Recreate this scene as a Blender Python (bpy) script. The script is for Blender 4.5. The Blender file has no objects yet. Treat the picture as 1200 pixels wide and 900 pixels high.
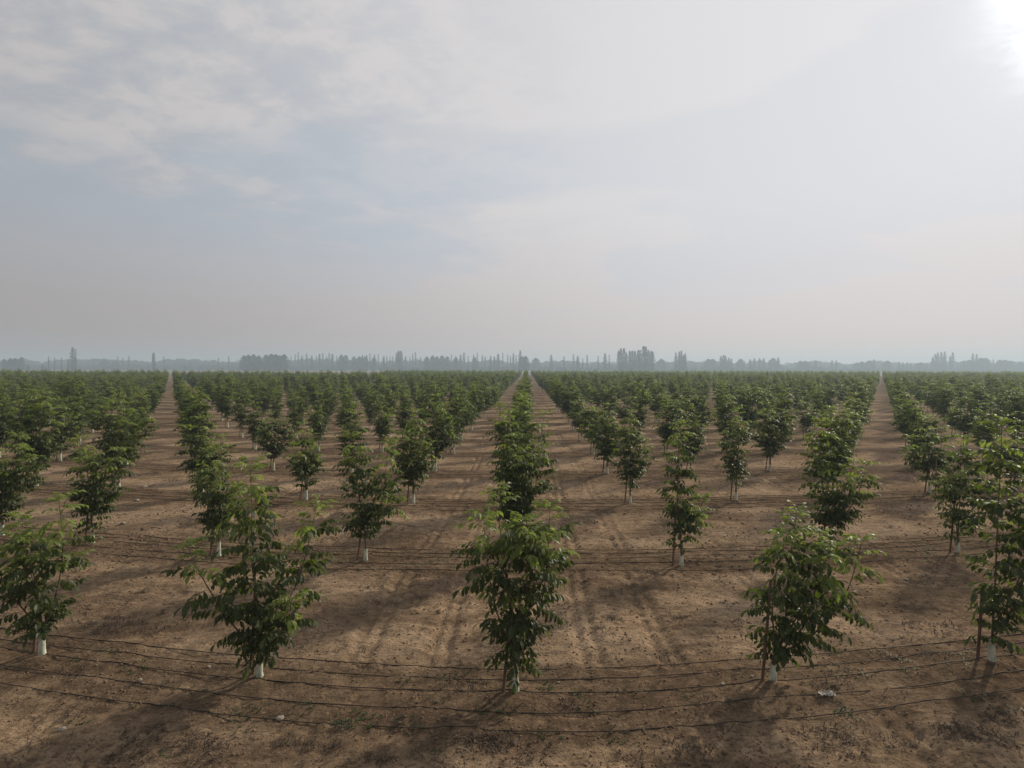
import bpy, math, random
import numpy as np
from math import radians as R, sin, cos, pi
from mathutils import Matrix, Vector

# ------------------------------------------------------------ camera, world, sun, exposure
S = bpy.context.scene
C = S.collection
F = 660.0            # focal length in pixels of a 1200 px wide frame
EYE = 6.1            # camera height, metres
VPX, HZY = 617.0, 432.0

cam_d = bpy.data.cameras.new('camera')
cam = bpy.data.objects.new('camera', cam_d)
C.objects.link(cam)
cam_d.sensor_width = 36.0
cam_d.lens = 36.0 * F / 1200.0
cam_d.shift_x = -(VPX - 600.0) / 1200.0
cam_d.shift_y = -(450.0 - HZY) / 1200.0
cam_d.clip_start = 0.1
cam_d.clip_end = 20000.0
cam.location = (0, 0, EYE)
cam.rotation_euler = (R(90), R(-0.14), 0)
S.camera = cam

SUN_AZ = R(46.5)          # to the right of the view direction (+Y)
SUN_EL = R(26)
SUN_DIR = Vector((sin(SUN_AZ) * cos(SUN_EL), cos(SUN_AZ) * cos(SUN_EL), sin(SUN_EL)))

S.view_settings.view_transform = 'Standard'
S.view_settings.look = 'None'
S.view_settings.exposure = 0.0
S.view_settings.gamma = 1.0
S.render.engine = 'CYCLES'
S.render.filter_size = 1.1
S.cycles.max_bounces = 8
S.cycles.transparent_max_bounces = 8
S.cycles.volume_bounces = 1
S.cycles.use_denoising = True

world = bpy.data.worlds.new('World')
S.world = world
world.use_nodes = True
wt = world.node_tree
for n in list(wt.nodes):
    wt.nodes.remove(n)


class NT:
    """tiny node-tree helper"""
    def __init__(self, nt):
        self.nt = nt

    def n(self, typ, ins=None, **props):
        nd = self.nt.nodes.new(typ)
        for k, v in props.items():
            setattr(nd, k, v)
        if ins:
            for k, v in ins.items():
                sock = nd.inputs[k]
                if isinstance(v, bpy.types.NodeSocket):
                    self.nt.links.new(v, sock)
                else:
                    sock.default_value = v
        return nd

    def math(self, op, a, b=None, c=None, clamp=False):
        ins = {0: a}
        if b is not None:
            ins[1] = b
        if c is not None:
            ins[2] = c
        nd = self.n('ShaderNodeMath', ins, operation=op, use_clamp=clamp)
        return nd.outputs[0]

    def mix(self, fac, a, b, blend='MIX'):
        nd = self.nt.nodes.new('ShaderNodeMix')
        nd.data_type = 'RGBA'
        nd.blend_type = blend
        for sock, v in ((nd.inputs[0], fac), (nd.inputs[6], a), (nd.inputs[7], b)):
            if isinstance(v, bpy.types.NodeSocket):
                self.nt.links.new(v, sock)
            else:
                sock.default_value = v if not isinstance(v, tuple) or len(v) == 4 else (*v, 1)
        return nd.outputs[2]

    def ramp(self, fac, stops):
        nd = self.nt.nodes.new('ShaderNodeValToRGB')
        self.nt.links.new(fac, nd.inputs[0])
        cr = nd.color_ramp
        while len(cr.elements) < len(stops):
            cr.elements.new(0.5)
        for e, (p, c) in zip(cr.elements, stops):
            e.position = p
            e.color = (c, c, c, 1) if not isinstance(c, tuple) else (*c, 1)
        return nd.outputs[0]

    def maprange(self, v, a, b, c=0.0, d=1.0, smooth=True):
        nd = self.nt.nodes.new('ShaderNodeMapRange')
        nd.interpolation_type = 'SMOOTHSTEP' if smooth else 'LINEAR'
        self.nt.links.new(v, nd.inputs[0])
        for i, x in enumerate((a, b, c, d)):
            nd.inputs[i + 1].default_value = x
        return nd.outputs[0]


W = NT(wt)
SKY_STR = 0.07
sky = W.n('ShaderNodeTexSky', sky_type='NISHITA', sun_disc=False, sun_elevation=SUN_EL, sun_rotation=SUN_AZ,
          air_density=1.0, dust_density=0.4, ozone_density=1.0)
tc = W.n('ShaderNodeTexCoord')
nrm = W.n('ShaderNodeVectorMath', {0: tc.outputs['Generated']}, operation='NORMALIZE').outputs[0]
sep = W.n('ShaderNodeSeparateXYZ', {0: nrm})
zc = W.math('MAXIMUM', sep.outputs[2], 0.0)
den = W.math('ADD', zc, 0.16)
cx = W.math('DIVIDE', sep.outputs[0], den)
cy = W.math('DIVIDE', sep.outputs[1], den)
cvec = W.n('ShaderNodeCombineXYZ', {0: cx, 1: cy, 2: 0.0}).outputs[0]
dot = W.n('ShaderNodeVectorMath', {0: nrm, 1: tuple(SUN_DIR)}, operation='DOT_PRODUCT').outputs['Value']
dotp = W.math('MAXIMUM', dot, 0.0)
g1 = W.math('POWER', W.math('MULTIPLY_ADD', dot, 0.5, 0.5), 2.2)
g2 = W.math('POWER', dotp, 60.0)
g3 = W.math('POWER', dotp, 420.0)
glow = W.math('MULTIPLY_ADD', g1, 0.45, 0.335)
glow = W.math('MULTIPLY_ADD', g2, 0.05, glow)
# veils of high cloud
map1 = W.n('ShaderNodeMapping', {'Vector': cvec, 'Scale': (0.55, 0.8, 1), 'Location': (3.1, 1.4, 0), 'Rotation': (0, 0, R(-12))}).outputs[0]
nA = W.n('ShaderNodeTexNoise', {'Vector': map1, 'Scale': 1.0, 'Detail': 6.0, 'Roughness': 0.52, 'Distortion': 0.35}).outputs[0]
map2 = W.n('ShaderNodeMapping', {'Vector': cvec, 'Scale': (2.0, 2.4, 1), 'Location': (9.3, -2.2, 0), 'Rotation': (0, 0, R(18))}).outputs[0]
nB = W.n('ShaderNodeTexNoise', {'Vector': map2, 'Scale': 2.2, 'Detail': 8.0, 'Roughness': 0.62, 'Distortion': 0.15}).outputs[0]
big = W.maprange(nA, 0.40, 0.54)
big = W.math('MAXIMUM', big, W.math('MULTIPLY', W.maprange(dot, 0.15, 0.95), 0.74))
fine = W.maprange(nB, 0.38, 0.62)
# small mottled cloudlets only away from the sun and high up; smooth veil elsewhere
mott = W.math('MULTIPLY', W.maprange(dot, 0.90, 0.35), W.maprange(sep.outputs[2], 0.12, 0.32))
fineg = fine
fine = W.math('MULTIPLY_ADD', mott, W.math('SUBTRACT', fine, 0.62), 0.62)
glow = W.math('MULTIPLY_ADD', g3, W.math('MULTIPLY_ADD', fineg, 2.2, 0.9), glow)
cov = W.math('MULTIPLY', big, W.math('MULTIPLY_ADD', fine, 0.75, 0.40), clamp=True)
lowv = W.maprange(sep.outputs[2], 0.30, 0.02)          # everything near the horizon is murky veil
cov = W.math('MAXIMUM', cov, lowv)
cov = W.math('MULTIPLY_ADD', cov, 0.74, 0.26, clamp=True)
ccol = W.mix(lowv, (1.055, 1.02, 1.025), (0.99, 0.865, 0.83))
shade = W.math('MULTIPLY_ADD', fine, 0.09, 0.955)
lown = W.maprange(g1, 0.22, 0.85, 0.84, 1.0)
shade = W.math('MULTIPLY', shade, W.math('MULTIPLY_ADD', lowv, W.math('SUBTRACT', lown, 1.0), 1.0))
cl = W.n('ShaderNodeVectorMath', {0: ccol, 'Scale': W.math('MULTIPLY', glow, shade)}, operation='SCALE').outputs[0]
skc = W.n('ShaderNodeVectorMath', {0: sky.outputs[0], 'Scale': SKY_STR}, operation='SCALE').outputs[0]
gl2 = W.math('MULTIPLY', glow, 1.0)
blue = W.n('ShaderNodeVectorMath', {0: (0.77, 0.90, 1.05), 'Scale': gl2}, operation='SCALE').outputs[0]
clear = W.mix(0.85, skc, blue)
fin = W.mix(cov, clear, cl)
bg = W.n('ShaderNodeBackground', {'Color': fin, 'Strength': 1.0})
W.n('ShaderNodeOutputWorld', {0: bg.outputs[0]})

sun_d = bpy.data.lights.new('sun', 'SUN')
sun_d.energy = 3.8
sun_d.angle = R(2.6)
sun_d.color = (1.0, 0.90, 0.74)
sun = bpy.data.objects.new('sun', sun_d)
C.objects.link(sun)
sun.location = (60, 60, 60)
sun.rotation_euler = SUN_DIR.to_track_quat('Z', 'Y').to_euler()

# ------------------------------------------------------------ materials
def material(name):
    m = bpy.data.materials.new(name)
    m.use_nodes = True
    nt = m.node_tree
    for n in list(nt.nodes):
        nt.nodes.remove(n)
    return m, NT(nt)


def leaf_material(name, dark, light, trans, rough=0.5):
    m, T = material(name)
    oi = T.n('ShaderNodeObjectInfo')
    tcn = T.n('ShaderNodeTexCoord')
    ns = T.n('ShaderNodeTexNoise', {'Vector': tcn.outputs['Object'], 'Scale': 6.0, 'Detail': 2.0}).outputs[0]
    f = T.math('ADD', T.math('MULTIPLY', oi.outputs['Random'], 0.55), T.math('MULTIPLY', T.maprange(ns, 0.3, 0.7), 0.45))
    col = T.mix(f, dark, light)
    p = T.n('ShaderNodeBsdfPrincipled', {'Base Color': col, 'Roughness': rough, 'Specular IOR Level': 0.32})
    tcol = T.mix(1.0, col, trans, 'MULTIPLY')
    tr = T.n('ShaderNodeBsdfTranslucent', {'Color': tcol})
    mx = T.n('ShaderNodeMixShader', {0: 0.38, 1: p.outputs[0], 2: tr.outputs[0]})
    T.n('ShaderNodeOutputMaterial', {0: mx.outputs[0]})
    return m


M_LEAF = leaf_material('mature_leaf', (0.026, 0.037, 0.012), (0.064, 0.082, 0.022), (2.6, 2.8, 1.1))
M_YOUNG = leaf_material('young_leaf', (0.112, 0.146, 0.036), (0.190, 0.222, 0.062), (2.1, 2.3, 1.1))


def simple_noise_mat(name, a, b, scale=20.0, rough=0.9, stretch=(1, 1, 1), bump=0.0, detail=6.0, spec=0.2):
    m, T = material(name)
    tcn = T.n('ShaderNodeTexCoord')
    mp = T.n('ShaderNodeMapping', {'Vector': tcn.outputs['Object'], 'Scale': stretch}).outputs[0]
    ns = T.n('ShaderNodeTexNoise', {'Vector': mp, 'Scale': scale, 'Detail': detail, 'Roughness': 0.6}).outputs[0]
    col = T.mix(T.maprange(ns, 0.32, 0.68), a, b)
    p = T.n('ShaderNodeBsdfPrincipled', {'Base Color': col, 'Roughness': rough, 'Specular IOR Level': spec})
    if bump:
        bp = T.n('ShaderNodeBump', {'Height': ns, 'Strength': 1.0, 'Distance': bump})
        T.nt.links.new(bp.outputs[0], p.inputs['Normal'])
    T.n('ShaderNodeOutputMaterial', {0: p.outputs[0]})
    return m


M_BARK = simple_noise_mat('walnut_bark', (0.075, 0.050, 0.034), (0.19, 0.135, 0.095), 14, stretch=(4, 4, 1), bump=0.004)
M_RACHIS = simple_noise_mat('leaf_stalk', (0.12, 0.13, 0.05), (0.17, 0.15, 0.06), 8)
M_SLEEVE = simple_noise_mat('limewash', (0.66, 0.65, 0.55), (0.33, 0.37, 0.24), 9, 0.75, stretch=(1, 1, 0.6), bump=0.01)
M_STAKE = simple_noise_mat('stake_wood', (0.11, 0.065, 0.042), (0.20, 0.125, 0.083), 10, stretch=(3, 3, 0.35), bump=0.004)
M_TIE = simple_noise_mat('tie_cloth', (0.55, 0.52, 0.45), (0.4, 0.38, 0.32), 30)
M_HOSE = simple_noise_mat('hose_rubber', (0.018, 0.016, 0.014), (0.105, 0.080, 0.058), 1.6, 0.7, spec=0.15)
M_STONE = simple_noise_mat('pale_stone', (0.20, 0.165, 0.125), (0.34, 0.30, 0.24), 12, bump=0.004)
M_CLOD = simple_noise_mat('soil_clod', (0.16, 0.095, 0.058), (0.25, 0.165, 0.105), 1.3, bump=0.004)
M_WEED = leaf_material('weed_leaf', (0.045, 0.065, 0.022), (0.085, 0.11, 0.04), (1.8, 1.8, 1.2))
M_DRY = simple_noise_mat('dry_stalk', (0.040, 0.028, 0.020), (0.12, 0.085, 0.058), 5)
M_STRAW = simple_noise_mat('pale_straw', (0.30, 0.23, 0.16), (0.40, 0.33, 0.24), 5)
M_SCRAP = simple_noise_mat('plastic_scrap', (0.55, 0.52, 0.47), (0.30, 0.27, 0.23), 14, 0.5)
M_FARTREE = simple_noise_mat('far_foliage', (0.030, 0.042, 0.026), (0.058, 0.070, 0.038), 0.35, 0.95, spec=0.0)
M_FARTRUNK = simple_noise_mat('far_bark', (0.09, 0.075, 0.06), (0.14, 0.12, 0.10), 1.0)

# soil
m, T = material('orchard_soil')
M_SOIL = m
geo = T.n('ShaderNodeNewGeometry')
pos = geo.outputs['Position']
damp = T.n('ShaderNodeAttribute', attribute_name='damp').outputs['Fac']  # damp soil along the rows, with the rows' shade painted in
nL = T.n('ShaderNodeTexNoise', {'Vector': pos, 'Scale': 0.22, 'Detail': 5.0, 'Roughness': 0.6}).outputs[0]
mpx = T.n('ShaderNodeMapping', {'Vector': pos, 'Scale': (0.32, 1.5, 1)}).outputs[0]
nS = T.n('ShaderNodeTexNoise', {'Vector': mpx, 'Scale': 0.9, 'Detail': 9.0, 'Roughness': 0.68, 'Distortion': 0.4}).outputs[0]
nM = T.n('ShaderNodeTexNoise', {'Vector': pos, 'Scale': 3.2, 'Detail': 8.0, 'Roughness': 0.72}).outputs[0]
nF = T.n('ShaderNodeTexNoise', {'Vector': pos, 'Scale': 15.0, 'Detail': 6.0, 'Roughness': 0.7}).outputs[0]
sand = T.mix(T.maprange(nM, 0.33, 0.68), (0.205, 0.139, 0.084), (0.43, 0.298, 0.187))
sand = T.mix(T.math('MULTIPLY', T.maprange(nS, 0.42, 0.62), 0.75), sand, (0.150, 0.100, 0.062))
sand = T.mix(T.math('MULTIPLY', T.maprange(nL, 0.42, 0.66), 0.55), sand, (0.48, 0.348, 0.232))
dk = T.mix(T.maprange(nM, 0.35, 0.7), (0.085, 0.058, 0.038), (0.190, 0.126, 0.078))
dfac = T.math('MULTIPLY', damp, T.math('MULTIPLY_ADD', nS, 1.3, 0.15), clamp=True)
col = T.mix(dfac, sand, dk)
col = T.mix(T.math('MULTIPLY', T.maprange(nF, 0.54, 0.64), 0.70), col, (0.055, 0.038, 0.026))
nG = T.n('ShaderNodeTexNoise', {'Vector': T.n('ShaderNodeMapping', {'Vector': pos, 'Scale': (0.55, 1.5, 1)}).outputs[0], 'Scale': 7.0, 'Detail': 6.0, 'Roughness': 0.78}).outputs[0]
col = T.mix(T.math('MULTIPLY', T.maprange(nG, 0.53, 0.61), 0.72), col, (0.085, 0.058, 0.040))
col = T.mix(T.math('MULTIPLY', T.maprange(nF, 0.42, 0.33), 0.60), col, (0.42, 0.30, 0.21))
hgt = T.math('ADD', T.math('MULTIPLY', nM, 0.6), T.math('MULTIPLY', nF, 0.28))
hgt = T.math('ADD', hgt, T.math('MULTIPLY', nS, 0.6))
bp = T.n('ShaderNodeBump', {'Height': hgt, 'Strength': 1.0, 'Distance': 0.16})
p = T.n('ShaderNodeBsdfPrincipled', {'Base Color': col, 'Roughness': 0.95, 'Specular IOR Level': 0.0, 'Normal': bp.outputs[0]})
T.n('ShaderNodeOutputMaterial', {0: p.outputs[0]})
M_FIELD = simple_noise_mat('pale_field_soil', (0.13, 0.11, 0.075), (0.20, 0.16, 0.11), 0.03, 0.95, stretch=(0.3, 1, 1))

# ------------------------------------------------------------ mesh helpers
class MB:
    def __init__(self):
        self.v = []; self.f = []; self.mi = []
        self.n = 0

    def add(self, verts, faces, mi=0):
        o = self.n
        self.v.extend(verts)
        self.f.extend([tuple(i + o for i in f) for f in faces])
        self.mi.extend([mi] * len(faces))
        self.n += len(verts)

    def tube(self, pts, rad, seg=6, mi=0, cap=True):
        pts = [Vector(p) for p in pts]
        if not isinstance(rad, (list, tuple)):
            rad = [rad] * len(pts)
        vs = []; fs = []
        for i, p_ in enumerate(pts):
            a = pts[max(i - 1, 0)]; b = pts[min(i + 1, len(pts) - 1)]
            d = (b - a).normalized()
            ref = Vector((0, 0, 1)) if abs(d.z) < 0.9 else Vector((1, 0, 0))
            u = d.cross(ref).normalized(); w = u.cross(d)
            for s in range(seg):
                t = 2 * pi * s / seg
                vs.append(p_ + (u * cos(t) + w * sin(t)) * rad[i])
        for i in range(len(pts) - 1):
            for s in range(seg):
                s2 = (s + 1) % seg
                fs.append((i * seg + s, i * seg + s2, (i + 1) * seg + s2, (i + 1) * seg + s))
        if cap:
            fs.append(tuple(range(seg))[::-1])
            fs.append(tuple((len(pts) - 1) * seg + s for s in range(seg)))
        self.add([tuple(v) for v in vs], fs, mi)

    def mesh(self, name, mats, smooth=False):
        me = bpy.data.meshes.new(name)
        me.from_pydata(self.v, [], self.f)
        for mm in mats:
            me.materials.append(mm)
        if len(mats) > 1:
            me.polygons.foreach_set('material_index', self.mi)
        if smooth:
            me.polygons.foreach_set('use_smooth', [True] * len(me.polygons))
        me.update()
        return me


def np_mesh(name, verts, faces, mats, mi=None, smooth=False):
    """verts (n,3), faces (m,k) numpy"""
    me = bpy.data.meshes.new(name)
    m_, k = faces.shape
    me.vertices.add(len(verts)); me.loops.add(m_ * k); me.polygons.add(m_)
    me.vertices.foreach_set('co', np.asarray(verts, dtype=np.float32).ravel())
    me.loops.foreach_set('vertex_index', faces.astype(np.int32).ravel())
    me.polygons.foreach_set('loop_start', np.arange(0, m_ * k, k, dtype=np.int32))
    me.polygons.foreach_set('loop_total', np.full(m_, k, dtype=np.int32))
    for mm in mats:
        me.materials.append(mm)
    if mi is not None:
        me.polygons.foreach_set('material_index', mi.astype(np.int32))
    if smooth:
        me.polygons.foreach_set('use_smooth', np.ones(m_, dtype=bool))
    me.update(calc_edges=True)
    return me


def link(name, data, parent=None, kind=None, label=None, cat=None, group=None, loc=None, rz=None, mat=None, scale=None):
    o = bpy.data.objects.new(name, data)
    C.objects.link(o)
    if parent is not None:
        o.parent = parent
    if kind: o['kind'] = kind
    if label: o['label'] = label
    if cat: o['category'] = cat
    if group: o['group'] = group
    if loc is not None: o.location = loc
    if rz is not None: o.rotation_euler = (0, 0, rz)
    if scale is not None: o.scale = (scale,) * 3 if not isinstance(scale, tuple) else scale
    if mat is not None: o.matrix_local = mat
    return o


# ------------------------------------------------------------ ground relief
_tab = np.random.RandomState(7).rand(256, 256)


def vnoise(x, y, s, ox=0.0, oy=0.0):
    x = np.asarray(x, dtype=float) * s + ox + 1000.0; y = np.asarray(y, dtype=float) * s + oy + 1000.0
    xi = np.floor(x).astype(int); yi = np.floor(y).astype(int)
    fx = x - xi; fy = y - yi
    fx = fx * fx * (3 - 2 * fx); fy = fy * fy * (3 - 2 * fy)
    a = _tab[xi % 256, yi % 256]; b = _tab[(xi + 1) % 256, yi % 256]
    c = _tab[xi % 256, (yi + 1) % 256]; d = _tab[(xi + 1) % 256, (yi + 1) % 256]
    return (a * (1 - fx) + b * fx) * (1 - fy) + (c * (1 - fx) + d * fx) * fy


SP, ST, D1, BOW = 4.94, 7.35, 10.45, 0.17     # tree spacing, row spacing, first row, how the rows bow


def rowy(x, d):
    """y of a row (nominal distance d) at x: the planting rows bow gently away at both ends"""
    x = np.asarray(x, dtype=float)
    y = d * np.ones_like(x)
    for _ in range(6):
        r = np.minimum((x / y) ** 2, 1.0)
        y = d * (1 + BOW * r)
    return y


def rown(x, y):
    """nominal distance of a ground point"""
    r = np.minimum((x / np.maximum(y, 0.5)) ** 2, 1.0)
    return y / (1 + BOW * r)


def rowdist(x, y):
    d = rown(x, y)
    q = (d - D1) / ST
    return (q - np.round(q)) * ST


def height(x, y):
    x = np.asarray(x, dtype=float); y = np.asarray(y, dtype=float)
    near = np.clip((70 - y) / 50, 0, 1)
    h = (vnoise(x, y, 0.12) - 0.5) * 0.10
    h = h + (vnoise(x, y, 0.7, 5, 9) - 0.5) * 0.07
    h = h + ((vnoise(x * 0.45, y, 2.1, 3, 1) - 0.5) * 0.075 + (vnoise(x * 0.6, y, 5.3, 8, 2) - 0.5) * 0.048 + (vnoise(x, y, 11.0, 1, 7) - 0.5) * 0.024) * near
    rd = rowdist(x, y)
    h = h + 0.05 * np.exp(-(rd / 0.9) ** 2)
    kx = x / SP + 0.055
    td = np.sqrt(((kx - np.round(kx)) * SP) ** 2 + rd ** 2)
    h = h + 0.07 * np.exp(-(td / 0.35) ** 2)
    # wheel ruts running away from the camera between the columns
    mid = ((kx + 0.5) - np.round(kx + 0.5)) * SP
    wob = (vnoise(x * 0 + 3.3, y, 0.15) - 0.5) * 0.9
    msk = np.clip(vnoise(x, y, 0.16, 31, 17) * 2.6 - 0.7, 0, 1) * np.clip((np.abs(rd) - 0.6) / 0.8, 0, 1)
    for off in (-0.95, -0.62, 0.75, 1.05):
        h = h - 0.085 * msk * np.exp(-((mid + wob - off) / 0.12) ** 2)
    # harrow lines along the rows
    h = h + 0.016 * near * np.sin(rd * 7.0 + 3 * vnoise(x, y, 0.2, 2, 2)) * np.clip(vnoise(x, y, 0.25, 60, 11) * 2 - 0.6, 0, 1)
    return h


def hz(x, y):
    return float(height(np.array([x]), np.array([y]))[0])


def at(px, py):
    """ground point seen at a pixel of the 1200x900 photograph"""
    d = F * EYE / (py - HZY)
    return ((px - VPX) * d / F, d)


# ground sheet: fine near, coarser to the horizon
xs = np.concatenate([-np.geomspace(2500, 14.2, 130), np.arange(-14, 14.001, 0.075), np.geomspace(14.2, 2500, 130)])
ys = np.concatenate([np.array([-2500, -800, -200, -60, -20, -6, 0, 3, 5, 6.2]), np.arange(7, 20, 0.07), np.arange(20, 34, 0.14), np.arange(34, 80, 0.5),
                     np.arange(80, 520, 1.4), np.geomspace(522, 2500, 40)])
X, Y = np.meshgrid(xs, ys)
H = height(X, Y)
far = np.clip((Y - 540) / 100, 0, 1)
H = H * (1 - far)
verts = np.stack([X.ravel(), Y.ravel(), H.ravel()], 1)
nx, ny = len(xs), len(ys)
i0 = (np.arange(ny - 1)[:, None] * nx + np.arange(nx - 1)[None, :]).ravel()
faces = np.stack([i0, i0 + 1, i0 + nx + 1, i0 + nx], 1)
gm = np_mesh('ground', verts, faces, [M_SOIL], smooth=True)
rd = rowdist(X, Y)
nse = vnoise(X, Y, 0.8, 4, 4)
nse2 = vnoise(X, Y, 0.3, 14, 24)
damp_shade_v = np.exp(-(np.abs(rd + 0.1 + 0.5 * (nse - 0.5)) / 1.30) ** 4) * (0.80 + 0.6 * nse)  # dark row bands: moist soil and painted tree shade together
damp_shade_v = np.clip(damp_shade_v * (0.55 + 0.9 * vnoise(X, Y, 1.7, 44, 3)) + 0.75 * np.clip(vnoise(X * 0.45, Y * 1.5, 0.55, 71, 13) * 3.0 - 1.75, 0, 1) + 0.45 * np.clip(nse2 * 2.6 - 1.55, 0, 1), 0, 1).ravel()
att = gm.attributes.new('damp', 'FLOAT', 'POINT')
att.data.foreach_set('value', damp_shade_v.astype(np.float32))
link('ground', gm, kind='structure')

# pale stubble field beyond the orchard
fx = np.linspace(-2400, 2400, 60); fy = np.geomspace(525, 2450, 30)
FX, FY = np.meshgrid(fx, fy)
fv = np.stack([FX.ravel(), FY.ravel(), np.full(FX.size, 0.06)], 1)
i0 = (np.arange(29)[:, None] * 60 + np.arange(59)[None, :]).ravel()
link('field', np_mesh('field', fv, np.stack([i0, i0 + 1, i0 + 61, i0 + 60], 1), [M_FIELD]), kind='structure')

# ------------------------------------------------------------ walnut leaf (compound leaf: stalk and hanging leaflets)
def leaf_mb(rng, L, pairs, ll, young):
    b = MB()
    el0 = R(rng.uniform(18, 34)) if not young else R(rng.uniform(25, 50))
    el1 = R(rng.uniform(-48, -15)) if not young else R(rng.uniform(-60, -20))
    n = 7
    pts = [Vector((0, 0, 0))]; dirs = []
    yaw = rng.uniform(-0.25, 0.25)
    for i in range(n):
        t = i / (n - 1)
        e = el0 + (el1 - el0) * t
        d = Vector((cos(e) * cos(yaw * t), cos(e) * sin(yaw * t), sin(e)))
        dirs.append(d); pts.append(pts[-1] + d * (L / n))
    r0 = 0.0045
    b.tube(pts[::2] if n % 2 == 0 else [pts[0], pts[2], pts[4], pts[7]], [r0, r0 * 0.9, r0 * 0.7, r0 * 0.4], 3, 1, cap=False)

    def P(t):
        k = t * n; i = min(int(k), n - 1)
        return pts[i].lerp(pts[i + 1], k - i), dirs[min(i, n - 1)]

    def leaflet(p0, d, droop, l, w, side):
        # d: horizontal outward direction; curls down along its length
        up = Vector((0, 0, 1))
        prev = p0; e = droop * 0.35
        mids = [p0]
        k = 3
        for i in range(k):
            ee = droop * (0.25 + 0.85 * (i + 1) / k) + rng.uniform(-0.08, 0.08)
            dv = d * cos(ee) - up * sin(ee)
            prev = prev + dv * (l / k)
            mids.append(prev)
        sv = d.cross(up).normalized()
        tw = rng.uniform(-0.5, 0.5)
        nv = (mids[-1] - mids[0]).cross(sv).normalized()
        sv = (sv * cos(tw) + nv * sin(tw)).normalized()
        nv = (mids[-1] - mids[0]).cross(sv).normalized()
        fold = 0.28
        ws = (0.40 * w, 0.52 * w)
        vs = [mids[0], mids[1], mids[2], mids[3],
              mids[1] + sv * ws[0] - nv * fold * ws[0], mids[2] + sv * ws[1] * 0.9 - nv * fold * ws[1],
              mids[1] - sv * ws[0] - nv * fold * ws[0], mids[2] - sv * ws[1] * 0.9 - nv * fold * ws[1]]
        fs = [(0, 1, 4), (1, 2, 5, 4), (2, 3, 5), (0, 6, 1), (1, 6, 7, 2), (2, 7, 3)]
        b.add([tuple(v) for v in vs], fs, 0)

    for k in range(pairs):
        t = 0.28 + 0.62 * k / max(pairs - 1, 1)
        p_, d = P(t)
        hd = Vector((d.x, d.y, 0)).normalized()
        sz = ll * (0.72 + 0.28 * math.sin(pi * (k + 1.2) / (pairs + 1)))
        for side in (-1, 1):
            if rng.random() < 0.06:
                continue
            a = R(rng.uniform(48, 76)) * side
            dd = Matrix.Rotation(a, 3, 'Z') @ hd
            leaflet(p_, dd, R(rng.uniform(50, 84)) if not young else R(rng.uniform(35, 75)), sz * rng.uniform(0.85, 1.1), sz * rng.uniform(0.38, 0.47), side)
    p_, d = P(1.0)
    hd = Vector((d.x, d.y, 0)).normalized()
    leaflet(p_, hd, R(rng.uniform(45, 75)), ll * 1.1, ll * 0.46, 1)
    return b


rng = random.Random(11)
MATURE, YOUNG = [], []
for i in range(6):
    MATURE.append(leaf_mb(rng, rng.uniform(0.44, 0.54), rng.choice([4, 4, 5]), rng.uniform(0.185, 0.215), False))
for i in range(3):
    YOUNG.append(leaf_mb(rng, rng.uniform(0.42, 0.50), rng.choice([4, 5]), rng.uniform(0.18, 0.205), True))
ME_MATURE = [b.mesh('leaf', [M_LEAF, M_RACHIS]) for b in MATURE]
ME_YOUNG = [b.mesh('young_leaf', [M_YOUNG, M_RACHIS]) for b in YOUNG]


def tri_arrays(b):
    v = np.array(b.v, dtype=np.float32); f = []; mi = []
    for fc, m_ in zip(b.f, b.mi):
        for j in range(1, len(fc) - 1):
            f.append((fc[0], fc[j], fc[j + 1])); mi.append(m_)
    return v, np.array(f, dtype=np.int32), np.array(mi, dtype=np.int32)


A_MATURE = [tri_arrays(b) for b in MATURE]
A_YOUNG = [tri_arrays(b) for b in YOUNG]


# ------------------------------------------------------------ tree skeletons
def smooth_poly(pts, step=0.07):
    """Catmull-Rom through the points, resampled"""
    pts = [Vector(p) for p in pts]
    P = [pts[0] * 2 - pts[1]] + pts + [pts[-1] * 2 - pts[-2]]
    out = []
    for i in range(1, len(P) - 2):
        a, b_, c, d = P[i - 1], P[i], P[i + 1], P[i + 2]
        n = max(2, int((c - b_).length / step))
        for k in range(n):
            t = k / n
            out.append(0.5 * ((2 * b_) + (c - a) * t + (2 * a - 5 * b_ + 4 * c - d) * t * t + (3 * b_ - a - 3 * c + d) * t ** 3))
    out.append(pts[-1])
    return out


def leaf_mat(p_, az, el, roll, s):
    return (Matrix.Translation(p_) @ Matrix.Rotation(az, 4, 'Z') @ Matrix.Rotation(-el, 4, 'Y') @ Matrix.Rotation(roll, 4, 'X') @ Matrix.Scale(s, 4))


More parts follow.
